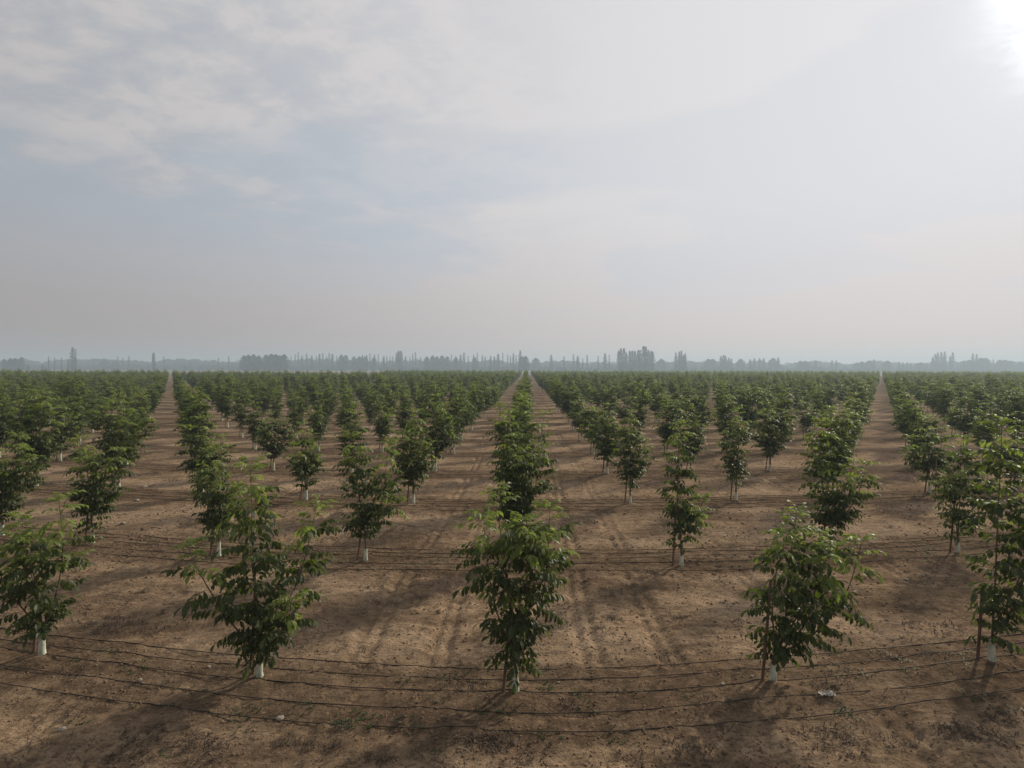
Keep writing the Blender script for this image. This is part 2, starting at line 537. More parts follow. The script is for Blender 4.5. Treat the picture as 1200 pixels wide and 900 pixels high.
def grow(rng, leaders, bare=0.75, dens=1.0, shoots=1.0, fork=0.5):
    """leaders: list of point lists (local metres). Returns trunk polyline and branches [(points, radii, leaves)]"""
    branches = []
    for lp, r0 in leaders:
        pl = smooth_poly(lp)
        n = len(pl)
        total = sum((pl[i + 1] - pl[i]).length for i in range(n - 1))
        rad = [r0 * (1 - 0.8 * i / (n - 1)) for i in range(n)]
        leaves = []
        az = rng.uniform(0, 6.28)
        acc = 0.0; nxt = 0.10
        for i in range(n - 1):
            seg = (pl[i + 1] - pl[i]).length
            acc += seg
            left = total - acc
            if acc >= nxt:
                nxt = acc + rng.uniform(0.072, 0.118) / dens * (0.75 if left < 0.5 else 1.0)
                az += 2.4 + rng.uniform(-0.5, 0.5)
                if pl[i].z < bare and rng.random() < 0.75:
                    continue
                yg = left < 0.40 + 0.35 * rng.random()
                s = rng.uniform(0.8, 1.12) * (0.85 if pl[i].z < 1.2 else 1.0)
                if yg:
                    s *= rng.uniform(0.85, 1.1) * (0.72 if left < 0.2 else 1.0)
                leaves.append((leaf_mat(pl[i], az, R(rng.uniform(-16, 30)) + (R(28) if left < 0.18 else 0), R(rng.uniform(-20, 20)), s), yg, rng.randrange(100)))
        # end tuft
        for k in range(4):
            az += 1.57
            leaves.append((leaf_mat(pl[-1], az, R(rng.uniform(15, 60)), R(rng.uniform(-20, 20)), rng.uniform(0.5, 0.8)), True, rng.randrange(100)))
        branches.append((pl[::3] + [pl[-1]] if (n - 1) % 3 else pl[::3], None, leaves, r0))
        # side shoots
        ns = int(total * 2.1 * shoots + rng.random())
        for k in range(ns):
            t = rng.uniform(0.12, 0.86)
            i = int(t * (n - 1))
            if pl[i].z < bare * 0.8:
                continue
            a = rng.uniform(0, 6.28); l = rng.uniform(0.2, 0.62) * (1.15 - 0.55 * t)
            d = Vector((cos(a), sin(a), rng.uniform(0.5, 1.4))).normalized()
            q = [pl[i], pl[i] + d * l * 0.5, pl[i] + d * l + Vector((0, 0, 0.08))]
            sl = []
            b2 = rng.uniform(0, 6.28)
            for j in range(rng.randint(4, 7)):
                tt = 0.35 + 0.65 * j / 6
                pp = pl[i] + d * l * tt
                b2 += 2.4
                sl.append((leaf_mat(pp, b2, R(rng.uniform(-10, 40)), R(rng.uniform(-20, 20)), rng.uniform(0.7, 1.0)), tt > 0.7 and pp.z > 1.7 and rng.random() < 0.65, rng.randrange(100)))
            branches.append((q, None, sl, 0.008))
    return branches


def random_leaders(rng, h, spread, n, fork=0.55):
    L = []
    a0 = rng.uniform(0, 6.28)
    for k in range(n):
        a = a0 + k * 2 * pi / max(n, 1) + rng.uniform(-0.5, 0.5)
        hh = h * (1.0 if k == 0 else rng.uniform(0.62, 0.95))
        sp = (spread * rng.uniform(0.7, 1.1) if k > 0 else spread * rng.uniform(0.1, 0.35))
        dx, dy = cos(a) * sp, sin(a) * sp
        z0 = fork * (1 if k == 0 else rng.uniform(1.0, 1.5))
        pts = [(0, 0, fork * 0.9), (dx * 0.35, dy * 0.35, z0 + (hh - z0) * 0.22), (dx * 0.85, dy * 0.85, z0 + (hh - z0) * 0.55), (dx * rng.uniform(0.85, 1.1), dy, hh)]
        L.append((pts, 0.022 if k == 0 else 0.017))
    return L


def trunk_mb(rng, fork, bend=0.03, r=0.04):
    b = MB()
    b.tube([(0, 0, -0.06), (bend * 0.5, 0, fork * 0.5), (0, 0, fork * 0.95)], [r * 1.15, r, r * 0.8], 8)
    return b


def sleeve_mesh(rng, h, r=0.060):
    """whitewashed wrap round the foot of the trunk: slightly flared, crinkled"""
    b = MB()
    seg, rings = 12, 8
    vs, fs = [], []
    for i in range(rings):
        t = i / (rings - 1)
        rr = r * (1.18 - 0.35 * t) * (1 + 0.05 * math.sin(i * 2.3 + rng.random()))
        for s in range(seg):
            a = 2 * pi * s / seg
            q = rr * (1 + rng.uniform(-0.07, 0.07))
            vs.append((q * cos(a), q * sin(a), -0.03 + (h + 0.03) * t + (rng.uniform(-0.02, 0.02) if i == rings - 1 else 0)))
    for i in range(rings - 1):
        for s in range(seg):
            s2 = (s + 1) % seg
            fs.append((i * seg + s, i * seg + s2, (i + 1) * seg + s2, (i + 1) * seg + s))
    b.add(vs, fs)
    return b.mesh('trunk_sleeve', [M_SLEEVE], smooth=True)


rs = random.Random(5)
SLEEVES = [sleeve_mesh(rs, h) for h in (0.40, 0.33, 0.45, 0.37)]


def stake_mesh(rng, h):
    b = MB()
    b.tube([(0, 0, -0.15), (0.006, 0.004, h * 0.5), (0, 0, h)], [0.031, 0.029, 0.027], 8)
    return b.mesh('wooden_stake', [M_STAKE], smooth=False)


STAKES = [stake_mesh(rs, h) for h in (1.75, 1.95, 1.55)]
ORD = ['zeroth', 'first', 'second', 'third', 'fourth', 'fifth', 'sixth', 'seventh', 'eighth', 'ninth', 'tenth', 'eleventh', 'twelfth',
       'thirteenth', 'fourteenth', 'fifteenth', 'sixteenth', 'seventeenth', 'eighteenth', 'nineteenth', 'twentieth']
NUM = ['no', 'one', 'two', 'three', 'four', 'five', 'six', 'seven', 'eight', 'nine', 'ten', 'eleven', 'twelve', 'thirteen', 'fourteen', 'fifteen', 'sixteen', 'seventeen', 'eighteen', 'nineteen', 'twenty']
TREEGROUP = 'young walnut trees planted in the orchard grid'
STAKEGROUP = 'wooden stakes beside the young walnut trees'


def stake(n, k, x, y, rng, label):
    o = link('wooden_stake', STAKES[rng.randrange(3)], label=label, cat='stake', group=STAKEGROUP)
    sx = x - rng.uniform(0.20, 0.28)
    sy = y + rng.uniform(-0.05, 0.10)
    o.location = (sx, sy, hz(sx, sy))
    o.rotation_euler = (R(rng.uniform(-2, 2)), R(rng.uniform(2.5, 7)), 0)
    return o


def build_detailed(x, y, leaders, rng, label, bare, dens=1.0, shoots=1.0, fork=0.5, sleeve=0, r_tie=False):
    """a near tree: trunk, sleeve, every branch a part and every compound leaf a sub-part of its branch"""
    root = link('walnut_tree', None, label=label, cat='tree', group=TREEGROUP, loc=(x, y, hz(x, y)))
    br = grow(rng, leaders, bare, dens, shoots, fork)
    br = [(pl, a_, [(mt @ Matrix.Scale(1.10, 4), yg, v) for mt, yg, v in lv], r0) for pl, a_, lv, r0 in br]
    link('trunk', trunk_mb(rng, fork).mesh('trunk', [M_BARK], True), root)
    link('trunk_sleeve', SLEEVES[sleeve % 4], root)
    if r_tie:
        for tz in (0.95, 1.45):
            lo = min((p_ for pl, _, _, r0 in br if r0 > 0.01 for p_ in pl), key=lambda p_: abs(p_.z - tz) + 0.3 * abs(p_.x + 0.05))
            tb = MB()
            a_ = Vector(lo)
            pts_ = [a_ + Vector((0.035 * cos(t_), 0.035 * sin(t_), 0.01 * sin(2 * t_))) for t_ in (0.6, 2.0, 3.4, 4.8, 5.8)] + [a_ + Vector((0.0, 0.05, -0.10))]
            tb.tube(pts_, 0.008, 4)
            link('tie', tb.mesh('tie', [M_TIE], True), root)
    nleaf = 0
    for pl, _, leaves, r0 in br:
        b = MB()
        n = len(pl)
        b.tube(pl, [r0 * (1 - 0.78 * i / (n - 1)) for i in range(n)], 6 if r0 > 0.01 else 4)
        bo = link('branch', b.mesh('branch', [M_BARK], True), root)
        for mt, yg, v in leaves:
            me = ME_YOUNG[v % 3] if yg else ME_MATURE[v % 6]
            if yg:
                link('leaf', me, bo, mat=mt, label='pale green young leaf')
            else:
                link('leaf', me, bo, mat=mt)
            nleaf += 1
    return root


def foliage_mesh(br, name='foliage'):
    V, Fc, MI = [], [], []
    o = 0
    for pl, _, leaves, r0 in br:
        for mt, yg, v in leaves:
            va, fa, mi = A_YOUNG[v % 3] if yg else A_MATURE[v % 6]
            Mx = np.array(mt)
            V.append(va @ Mx[:3, :3].T + Mx[:3, 3])
            Fc.append(fa + o); o += len(va)
            # slots: 0 mature, 1 stalk, 2 young
            MI.append(np.where(mi == 1, 1, 2 if yg else 0))
    return np_mesh(name, np.concatenate(V), np.concatenate(Fc), [M_LEAF, M_RACHIS, M_YOUNG], np.concatenate(MI))


def stems_mesh(br, rng, fork):
    b = trunk_mb(rng, fork)
    for pl, _, leaves, r0 in br:
        n = len(pl)
        b.tube(pl, [r0 * (1 - 0.78 * i / (n - 1)) for i in range(n)], 5 if r0 > 0.01 else 3, cap=False)
    return b.mesh('trunk', [M_BARK], True)


VARIANTS = []
vr = random.Random(23)
specs = [(3.8, 0.70, 4), (4.2, 0.62, 4), (3.5, 0.80, 5), (4.2, 0.45, 3), (3.9, 0.85, 5), (3.6, 0.50, 3), (4.1, 0.75, 5), (3.7, 0.70, 4), (4.1, 0.62, 4), (3.3, 0.70, 4)]
KINDS = ['young', 'tall', 'bushy', 'slender', 'wide bushy', 'slim', 'full', 'young', 'tall', 'small']
for h, spd, n in specs:
    fork = vr.uniform(0.5, 0.75)
    br = grow(vr, random_leaders(vr, h, spd, n, fork), vr.uniform(0.5, 0.75), vr.uniform(0.95, 1.2), vr.uniform(1.0, 1.5), fork)
    VARIANTS.append((foliage_mesh(br), stems_mesh(br, vr, fork)))


def place_variant(x, y, v, rz, s, label, sleeve=0):
    root = link('walnut_tree', None, label=label, cat='tree', group=TREEGROUP, loc=(x, y, hz(x, y)), rz=rz, scale=(s * 1.14, s * 1.14, s * 1.04))
    link('trunk', VARIANTS[v][1], root)
    link('trunk_sleeve', SLEEVES[sleeve % 4], root)
    link('foliage', VARIANTS[v][0], root, kind='stuff')
    return root


def px_leaders(bx, by, D, specs, seed, fork=0.5):
    """leader outlines given as photo pixels, turned to metres at the tree's own distance; depth is free"""
    r_ = random.Random(seed)
    s = D / F
    out = []
    for pts, dep in specs:
        q = [(0, 0, fork * 0.8)]
        for i, (px, py) in enumerate(pts):
            t = i / (len(pts) - 1)
            q.append(((px - bx) * s, dep * t + r_.uniform(-0.03, 0.03), (by - py) * s * (1.0 if D < 14 else 1.07)))
        out.append((q, 0.02))
    return out


FRONT = {
    0: (605, 815, [([(604, 782), (602, 740), (596, 690), (587, 635), (584, 590)], 0.1),
                   ([(605, 780), (624, 748), (638, 700), (643, 650), (645, 604)], 0.15),
                   ([(604, 775), (588, 735), (577, 690), (571, 640), (568, 604)], -0.35),
                   ([(606, 775), (616, 720), (618, 665), (613, 610)], -0.45),
                   ([(606, 775), (616, 730), (625, 680), (630, 640)], 0.6)], 0.45, 1.15, 0.5,
        'bushy walnut tree in the front row, directly below the central column of trees'),
    -1: (305, 797, [([(304, 765), (300, 710), (295, 650), (294, 600), (291, 552)], 0.05),
                    ([(305, 768), (325, 730), (346, 690), (357, 650), (366, 603)], 0.2),
                    ([(303, 766), (280, 738), (255, 700), (240, 665), (232, 640)], -0.3),
                    ([(306, 766), (330, 748), (345, 728), (352, 700)], -0.4),
                    ([(303, 764), (296, 700), (284, 640), (276, 592)], 0.45)], 0.42, 1.5, 0.22,
         'tall open walnut tree in the front row with spreading stems, left of the bushy one'),
    1: (907, 803, [([(912, 775), (922, 735), (925, 690), (930, 650), (936, 612)], 0.1),
                   ([(913, 772), (945, 738), (960, 700), (964, 660), (968, 635)], 0.2),
                   ([(914, 772), (960, 742), (990, 700), (1002, 665), (1008, 638)], -0.1),
                   ([(911, 770), (904, 730), (903, 690), (908, 650), (912, 630)], -0.35),
                   ([(912, 770), (930, 725), (945, 680), (958, 640)], -0.5)], 0.42, 1.15, 0.4,
        'walnut tree in the front row leaning out to the right above a pale scrap'),
    2: (1163, 779, [([(1165, 748), (1168, 690), (1172, 620), (1176, 560), (1178, 506)], 0.1),
                    ([(1166, 748), (1190, 715), (1205, 670), (1212, 620), (1214, 580)], 0.1),
                    ([(1165, 745), (1176, 700), (1190, 650), (1200, 600)], -0.5)], 0.42, 1.3, 0.5,
        'tallest walnut tree of the front row, at the right edge of the view'),
    -2: (50, 771, [([(49, 742), (40, 700), (30, 655), (22, 615)], 0.1),
                   ([(50, 744), (66, 706), (75, 660), (76, 620), (74, 590)], -0.1),
                   ([(48, 742), (24, 705), (8, 670), (-5, 640)], -0.3),
                   ([(49, 742), (52, 700), (50, 660), (46, 630)], -0.45)], 0.42, 1.3, 0.35,
         'open walnut tree in the front row at the left edge of the view'),
}
SECOND = {
    -4: (3, 630, [([(2, 604), (8, 570), (16, 540), (19, 522)], 0.1), ([(3, 604), (24, 582), (32, 560), (34, 545)], 0.1), ([(0, 604), (-14, 575), (-16, 545)], 0.3), ([(2, 602), (4, 570), (6, 545)], -0.5)], 0.7, 1.1),
    -3: (109, 640, [([(108, 612), (104, 580), (98, 550), (92, 528)], 0.1), ([(108, 612), (125, 585), (132, 555), (136, 540)], 0.2), ([(108, 610), (112, 575), (112, 548)], -0.5)], 0.7, 1.0),
    -2: (257, 652, [([(256, 625), (250, 590), (246, 560), (244, 540)], 0.1), ([(257, 625), (270, 590), (272, 565)], -0.4), ([(256, 624), (240, 595), (232, 570)], 0.4)], 0.7, 1.0),
    -1: (429, 658, [([(428, 625), (420, 585), (414, 545), (410, 522)], 0.1), ([(430, 625), (448, 592), (452, 560), (455, 532)], 0.1), ([(430, 625), (456, 605), (470, 590)], -0.3)], 0.9, 0.9),
    0: (608, 658, [([(608, 628), (604, 590), (598, 550), (600, 528)], 0.1), ([(609, 628), (626, 590), (632, 555), (636, 540)], 0.2), ([(608, 626), (612, 580), (615, 540)], -0.5), ([(608, 626), (596, 590), (592, 560)], 0.4)], 0.8, 1.15),
    1: (799, 663, [([(798, 630), (795, 590), (796, 545), (797, 510)], 0.1), ([(799, 630), (814, 610), (824, 588)], -0.2)], 0.7, 1.1),
    2: (974, 652, [([(973, 624), (966, 585), (963, 545), (964, 508)], 0.1), ([(975, 624), (1003, 595), (1014, 570), (1020, 556)], 0.2), ([(974, 622), (985, 580), (992, 552)], -0.4)], 0.8, 1.1),
    3: (1123, 645, [([(1123, 618), (1126, 580), (1128, 545), (1130, 520)], 0.1), ([(1124, 618), (1148, 590), (1158, 570), (1162, 556)], 0.1), ([(1122, 616), (1110, 585), (1106, 562)], -0.3)], 0.8, 1.0),
}
for k, (bx, by, ld, bare, dens, sh, lab) in FRONT.items():
    x, y = at(bx, by)
    r_ = random.Random(100 + k)
    build_detailed(x, y, px_leaders(bx, by, y, ld, 300 + k, 0.52), r_, lab, bare, dens, sh, 0.52, k, True)
stl = {0: 'brown stake left of the bushy front row walnut tree below the central column',
       -1: 'brown stake beside the open three stemmed walnut tree of the front row',
       1: 'dark brown stake beside the front row walnut tree that leans right',
       2: 'tall brown stake beside the tallest front row tree at the right edge',
       -2: 'short brown stake beside the front row tree at the left edge'}
for k, (bx, by, ld, bare, dens, sh, lab) in FRONT.items():
    x, y = at(bx, by)
    stake(1, k, x, y, random.Random(60 + k), stl[k])


def colwords(k):
    if k == 0:
        return 'in the central column'
    return f"{NUM[abs(k)]} {'right' if k > 0 else 'left'} of the central column"


for k, (bx, by, ld, bare, sh) in SECOND.items():
    x, y = at(bx, by)
    r_ = random.Random(200 + k)
    kd = {1: 'slender', -1: 'open topped', 0: 'bushy', 2: 'two stemmed', 3: 'twin topped', -2: 'full', -3: 'bushy', -4: 'dense'}[k]
    build_detailed(x, y, px_leaders(bx, by, y, ld, 400 + k, 0.6), r_, f"{kd} walnut tree in the second row back, {colwords(k)}", bare - 0.25, 1.3, sh * 1.15, 0.6, k)

# the rest of the grid
gr = random.Random(77)
cells = []
NROWS = 68
for n in range(1, NROWS + 1):
    d = D1 + ST * (n - 1)
    lim = 0.93 if n > 3 else 1.05
    kmax = int(d * 1.30 / SP) + 2
    for k in range(-kmax, kmax + 1):
        if (n == 1 and -2 <= k <= 2) or (n == 2 and -4 <= k <= 3):
            continue
        x = (k - 0.055) * SP
        y = float(rowy(x, d))
        # left block of the orchard ends sooner
        if y > 500 or (x < -0.25 * y and y > 300 + 0.12 * abs(x)):
            continue
        sl = x / y
        if sl > 0.93 + (2.6 * SP / y if n < 8 else 3.0 / y) or sl < -(0.96 + 2.5 / y):
            continue
        jx, jy = gr.gauss(0, 0.08 if n < 5 else 0.20), gr.gauss(0, 0.10 if n < 5 else 0.20)
        if n > 5 and gr.random() < 0.012:
            continue
        cells.append((n, k, x + jx, y + jy))
cells.sort(key=lambda c: c[3])
N_IND = 288
for i, (n, k, x, y) in enumerate(cells[:N_IND]):
    v = gr.randrange(len(VARIANTS))
    if n <= 9:
        lab = f"{KINDS[v]} walnut tree in the {ORD[n]} row back, {colwords(k)}"
        if n == 1:
            lab = f"{KINDS[v]} walnut tree in the front row, {colwords(k)}"
    else:
        side = 'left of' if k < 0 else ('right of' if k > 0 else 'within')
        lab = f"{KINDS[v]} distant walnut tree in the {ORD[n]} row back, {colwords(k)}"
    s = gr.uniform(0.92, 1.14) * (0.75 if gr.random() < 0.05 and n > 5 else 1.0)
    if n <= 3 and k < -3:
        v, s = (4, 6)[k % 2], 1.12
    place_variant(x, y, v, gr.uniform(0, 6.28), s, lab, gr.randrange(4))
for (n, k, x, y) in [(2, k, *at(SECOND[k][0], SECOND[k][1])) for k in SECOND] + cells[:N_IND]:
    if n <= 8:
        stake(n, k, x, y, gr, f"brown stake by the tree in row {NUM[n]} back, {colwords(k)}")
sx, sy = at(1096, 588)
o = link('wooden_stake', STAKES[1], label='lone reddish stake standing clear of the trees in the right hand alley', cat='stake', group=STAKEGROUP, loc=(sx, sy, hz(sx, sy)))
o.rotation_euler = (0, R(2), 0)

rest = cells[N_IND:]
me = bpy.data.meshes.new('orchard_beyond')
pv = [(x, y, hz(x, y)) for n, k, x, y in rest]
me.from_pydata(pv, [], [])
a = me.attributes.new('rot', 'FLOAT_VECTOR', 'POINT')
a.data.foreach_set('vector', np.array([(gr.uniform(-0.04, 0.04), gr.uniform(-0.04, 0.04), gr.uniform(0, 6.28)) for _ in rest], dtype=np.float32).ravel())
a = me.attributes.new('scl', 'FLOAT', 'POINT')
a.data.foreach_set('value', np.array([gr.choice((0.85, 1.02, 1.10, 1.18)) * gr.uniform(0.94, 1.12) for _ in rest], dtype=np.float32))
a = me.attributes.new('idx', 'INT', 'POINT')
a.data.foreach_set('value', np.array([gr.randrange(10) for _ in rest], dtype=np.int32))
orch = link('orchard_beyond', me, kind='stuff', label='dense distant walnut trees merging into a green band towards the horizon', cat='orchard')

# the ten forms the far trees take, read from trees that stand in the nearer rows
srcs = {}
for o in C.objects:
    if o.parent and o.parent.name.startswith('walnut_tree') and o.name.startswith('foliage'):
        for vi, (fm, sm) in enumerate(VARIANTS):
            if o.data == fm and vi not in srcs:
                tr_ = [c for c in C.objects if c.parent == o.parent and c.name.startswith('trunk') and not c.name.startswith('trunk_sleeve')][0]
                srcs[vi] = (o, tr_)
ng = bpy.data.node_groups.new('orchard_trees', 'GeometryNodeTree')
ng.interface.new_socket('Geometry', in_out='INPUT', socket_type='NodeSocketGeometry')
ng.interface.new_socket('Geometry', in_out='OUTPUT', socket_type='NodeSocketGeometry')
G = NT(ng)
gi = G.n('NodeGroupInput'); go = G.n('NodeGroupOutput')
join_all = G.n('GeometryNodeJoinGeometry')
for vi in range(len(VARIANTS)):
    fo, to = srcs[vi]
    j = G.n('GeometryNodeJoinGeometry')
    for ob in (to, fo):
        oi = G.n('GeometryNodeObjectInfo', {'Object': ob}, transform_space='ORIGINAL')
        ng.links.new(oi.outputs['Geometry'], j.inputs[0])
    g2i = G.n('GeometryNodeGeometryToInstance', {0: j.outputs[0]})
    ng.links.new(g2i.outputs[0], join_all.inputs[0])


def named(nm, typ):
    nd = ng.nodes.new('GeometryNodeInputNamedAttribute')
    nd.data_type = typ
    nd.inputs['Name'].default_value = nm
    return [s for s in nd.outputs if s.enabled and s.name == 'Attribute'][0]


iop = G.n('GeometryNodeInstanceOnPoints', {'Points': gi.outputs[0], 'Instance': join_all.outputs[0], 'Pick Instance': True,
                                          'Instance Index': named('idx', 'INT')})
e2r = G.n('FunctionNodeEulerToRotation', {0: named('rot', 'FLOAT_VECTOR')})
ng.links.new(e2r.outputs[0], iop.inputs['Rotation'])
ng.links.new(named('scl', 'FLOAT'), iop.inputs['Scale'])
ng.links.new(iop.outputs[0], go.inputs[0])
md = orch.modifiers.new('orchard_trees', 'NODES')
md.node_group = ng

# ------------------------------------------------------------ drip hoses, five to every tree row
hr = random.Random(9)
HPOS = ['nearest', 'second nearest', 'middle', 'second farthest', 'farthest']
for n in range(1, 30):
    d = D1 + ST * (n - 1)
    for j, off in enumerate((-0.95, -0.42, 0.12, 0.58, 1.02)):
        half = min((d + 6) * 1.25, 420)
        step = 0.16 if n <= 2 else (0.5 if n < 6 else (2.0 if n < 15 else 5.0))
        xsn = np.arange(-half, half + step, step)
        ph = hr.uniform(0, 50)
        amp = 0.045 if n < 15 else 0.05
        dd = d + off + amp * (vnoise(xsn, xsn * 0 + ph, 0.16) - 0.5) * 2 + 0.012 * (vnoise(xsn, xsn * 0 + ph, 0.9) - 0.5)
        yy = rowy(xsn, dd)
        zz = height(xsn, yy) + 0.011 - 0.012 * np.clip(vnoise(xsn, yy, 0.45, ph, 5) * 3 - 1.9, 0, 1)
        if step < 0.6:
            kk = int(3.5 / step) | 1
            zs = np.convolve(np.pad(zz, kk // 2, mode='edge'), np.ones(kk) / kk, mode='valid')
            zz = np.maximum(zs, zz - 0.006)
        r = 0.0095
        b = MB()
        b.tube(list(zip(xsn.tolist(), yy.tolist(), zz.tolist())), r, 5 if n <= 3 else 3, 0, cap=False)
        if n <= 9:
            rown_ = 'front' if n == 1 else ORD[n]
            lab = f"black drip hose on the soil, {HPOS[j]} of five along the {rown_} tree row"
        else:
            lab = f"thin dark drip hose, {HPOS[j]} of five along the {ORD[n] if n <= 20 else ('twenty-' + ORD[n % 10] if n < 30 and n > 20 else 'far')} tree row"
        link('drip_hose', b.mesh('drip_hose', [M_HOSE], True), label=lab, cat='hose', group='drip hoses laid along the tree rows')

# ------------------------------------------------------------ things lying on the soil
def blob_mesh(rng, name, mat, sx, sy, sz, sub=2, rough=0.12):
    import bmesh
    bm = bmesh.new()
    bmesh.ops.create_icosphere(bm, subdivisions=sub, radius=1.0)
    k = [rng.uniform(-1, 1) for _ in range(9)]
    for v in bm.verts:
        c = v.co
        f = 1 + rough * (math.sin(2.1 * c.x + k[0] * 3) + math.sin(2.7 * c.y + k[1] * 3) + math.sin(2.3 * c.z + k[2] * 3)) + rng.uniform(-rough, rough) * 0.3
        v.co = Vector((c.x * sx * f, c.y * sy * f, c.z * sz * f))
    me = bpy.data.meshes.new(name)
    bm.to_mesh(me); bm.free()
    me.materials.append(mat)
    me.polygons.foreach_set('use_smooth', [True] * len(me.polygons))
    return me


st = random.Random(3)
stones = [(330, 841, 0.085, 'round grey stone beside the nearest hose, left of the bushy front tree'),
          (73, 856, 0.07, 'pale flat stone in front of the left front row tree'),
          (245, 785, 0.055, 'small pale stone between the hoses left of the open front tree'),
          (165, 801, 0.05, 'whitish pebble lying between two hoses in the left foreground'),
          (655, 800, 0.04, 'small white pebble just right of the front centre tree'),
          (170, 572, 0.14, 'pale stone high in the left alley'),
          (161, 589, 0.09, 'small white stone below the other one in the left alley'),
          (144, 617, 0.10, 'whitish stone standing in the lower left alley'),
          (848, 804, 0.045, 'little pale stone left of the leaning front tree'),
          (882, 798, 0.05, 'small pale stone tight against the foot of the leaning tree'),
          (1040, 725, 0.05, 'reddish pebble on the soil right of the leaning tree'),
          (1062, 677, 0.07, 'pale stone between the first and second tree rows on the right'),
          (604, 866, 0.04, 'little stone in the bare soil at the bottom centre')]
for px, py, r, lab in stones:
    x, y = at(px, py)
    rr = r * (y / 9.5) ** 0.3 * 0.85
    link('stone', blob_mesh(st, 'stone', M_STONE, rr, rr * st.uniform(0.7, 1), rr * 0.5, rough=0.16), label=lab, cat='stone', group='stones scattered on the soil', loc=(x, y, hz(x, y) + rr * 0.3), rz=st.uniform(0, 3))

# crumpled plastic scrap
x, y = at(970, 817)
gv = []; N = 9
for j in range(N):
    for i in range(N * 2):
        u = i / (N * 2 - 1) - 0.5; v = j / (N - 1) - 0.5
        gv.append((u * 0.32 * (1 - 0.5 * abs(v)), v * 0.14 + st.uniform(-0.01, 0.01), 0.03 + st.uniform(-0.018, 0.03) * (1.2 - abs(u) * 1.6)))
gf = [(j * N * 2 + i, j * N * 2 + i + 1, (j + 1) * N * 2 + i + 1, (j + 1) * N * 2 + i) for j in range(N - 1) for i in range(N * 2 - 1)]
b = MB(); b.add(gv, gf)
link('plastic_scrap', b.mesh('plastic_scrap', [M_SCRAP]), label='crumpled white plastic scrap on the soil right of the leaning front tree', cat='litter', loc=(x, y, hz(x, y)))

# soil clods (nobody could count them)
cr = np.random.RandomState(4)
ico = np.array([(0, 0, 1), (0.9, 0, 0.2), (0.28, 0.85, 0.2), (-0.72, 0.53, 0.2), (-0.72, -0.53, 0.2), (0.28, -0.85, 0.2), (0, 0, -0.5)])
icf = np.array([(0, 1, 2), (0, 2, 3), (0, 3, 4), (0, 4, 5), (0, 5, 1), (6, 2, 1), (6, 3, 2), (6, 4, 3), (6, 5, 4), (6, 1, 5)])
NC = 26000
cyy = 7.5 + (cr.rand(NC) ** 1.8) * 32
cxx = (cr.rand(NC) * 2 - 1) * (cyy * 0.98)
keep = vnoise(cxx, cyy, 0.55, 9, 3) + 0.35 * cr.rand(NC) > 0.55
cxx, cyy = cxx[keep], cyy[keep]
nc = len(cxx)
rad = 0.010 + 0.030 * cr.rand(nc) ** 3.0
rad = rad * np.clip(cyy / 12, 0.9, 1.6)
V = ico[None] * (1 + 0.5 * (cr.rand(nc, 7, 3) - 0.5)) * rad[:, None, None]
V = V * np.array([1, 1, 0.75])
V[:, :, 0] += cxx[:, None]; V[:, :, 1] += cyy[:, None]; V[:, :, 2] += (height(cxx, cyy) + rad * 0.1)[:, None]
Fz = icf[None] + (np.arange(nc) * 7)[:, None, None]
link('clods', np_mesh('clods', V.reshape(-1, 3), Fz.reshape(-1, 3), [M_CLOD]), kind='stuff', label='small crumbs and clods of dry soil scattered over the ground', cat='clods')


def sprigs(name, pts, mat, rng, hmin, hmax, wid, lean, per, label, cat, fold=True):
    b = MB()
    for (x, y, rad_, cnt) in pts:
        for _ in range(cnt):
            a = rng.uniform(0, 6.28); q = rad_ * math.sqrt(rng.random())
            px, py = x + q * cos(a) * 1.5, y + q * sin(a)
            z = hz(px, py)
            for _ in range(per):
                a2 = rng.uniform(0, 6.28); h = rng.uniform(hmin, hmax); w = wid * rng.uniform(0.6, 1.3)
                ln = rng.uniform(lean * 0.4, lean)
                d = Vector((cos(a2), sin(a2), 0)); s = Vector((-sin(a2), cos(a2), 0)) * w
                p0 = Vector((px, py, z - 0.005))
                p1 = p0 + d * h * ln * 0.45 + Vector((0, 0, h * 0.65))
                p2 = p0 + d * h * ln + Vector((0, 0, h * (1 - 0.3 * ln)))
                b.add([tuple(p0 - s * 0.3), tuple(p0 + s * 0.3), tuple(p1 + s), tuple(p1 - s), tuple(p2)], [(0, 1, 2, 3), (3, 2, 4)])
    return link(name, b.mesh(name, [mat]), kind='stuff', label=label, cat=cat)


wr = random.Random(8)
wp = []
for px, py, r, c in [(282, 834, 0.25, 22), (425, 845, 0.28, 34), (408, 848, 0.18, 18), (480, 850, 0.2, 22), (520, 795, 0.14, 16), (585, 835, 0.24, 20), (127, 765, 0.2, 14),
                     (155, 790, 0.2, 14), (355, 828, 0.15, 10), (540, 790, 0.1, 8), (690, 830, 0.15, 10), (1005, 790, 0.2, 14), (1035, 768, 0.2, 12), (1060, 775, 0.15, 10), (990, 829, 0.2, 14),
                     (1140, 815, 0.22, 18), (1170, 822, 0.2, 14), (1180, 828, 0.2, 12), (720, 858, 0.25, 14), (650, 856, 0.2, 10), (930, 700, 0.3, 14), (830, 660, 0.4, 18), (490, 668, 0.5, 18), (435, 668, 0.3, 16),
                     (700, 610, 0.5, 14), (880, 655, 0.4, 14), (1080, 655, 0.5, 18), (240, 600, 0.6, 16), (760, 668, 0.4, 12), (95, 845, 0.15, 8), (770, 590, 0.5, 14), (1050, 540, 0.9, 30), (1065, 548, 0.8, 20)]:
    x, y = at(px, py)
    wp.append((x, y, r, c))
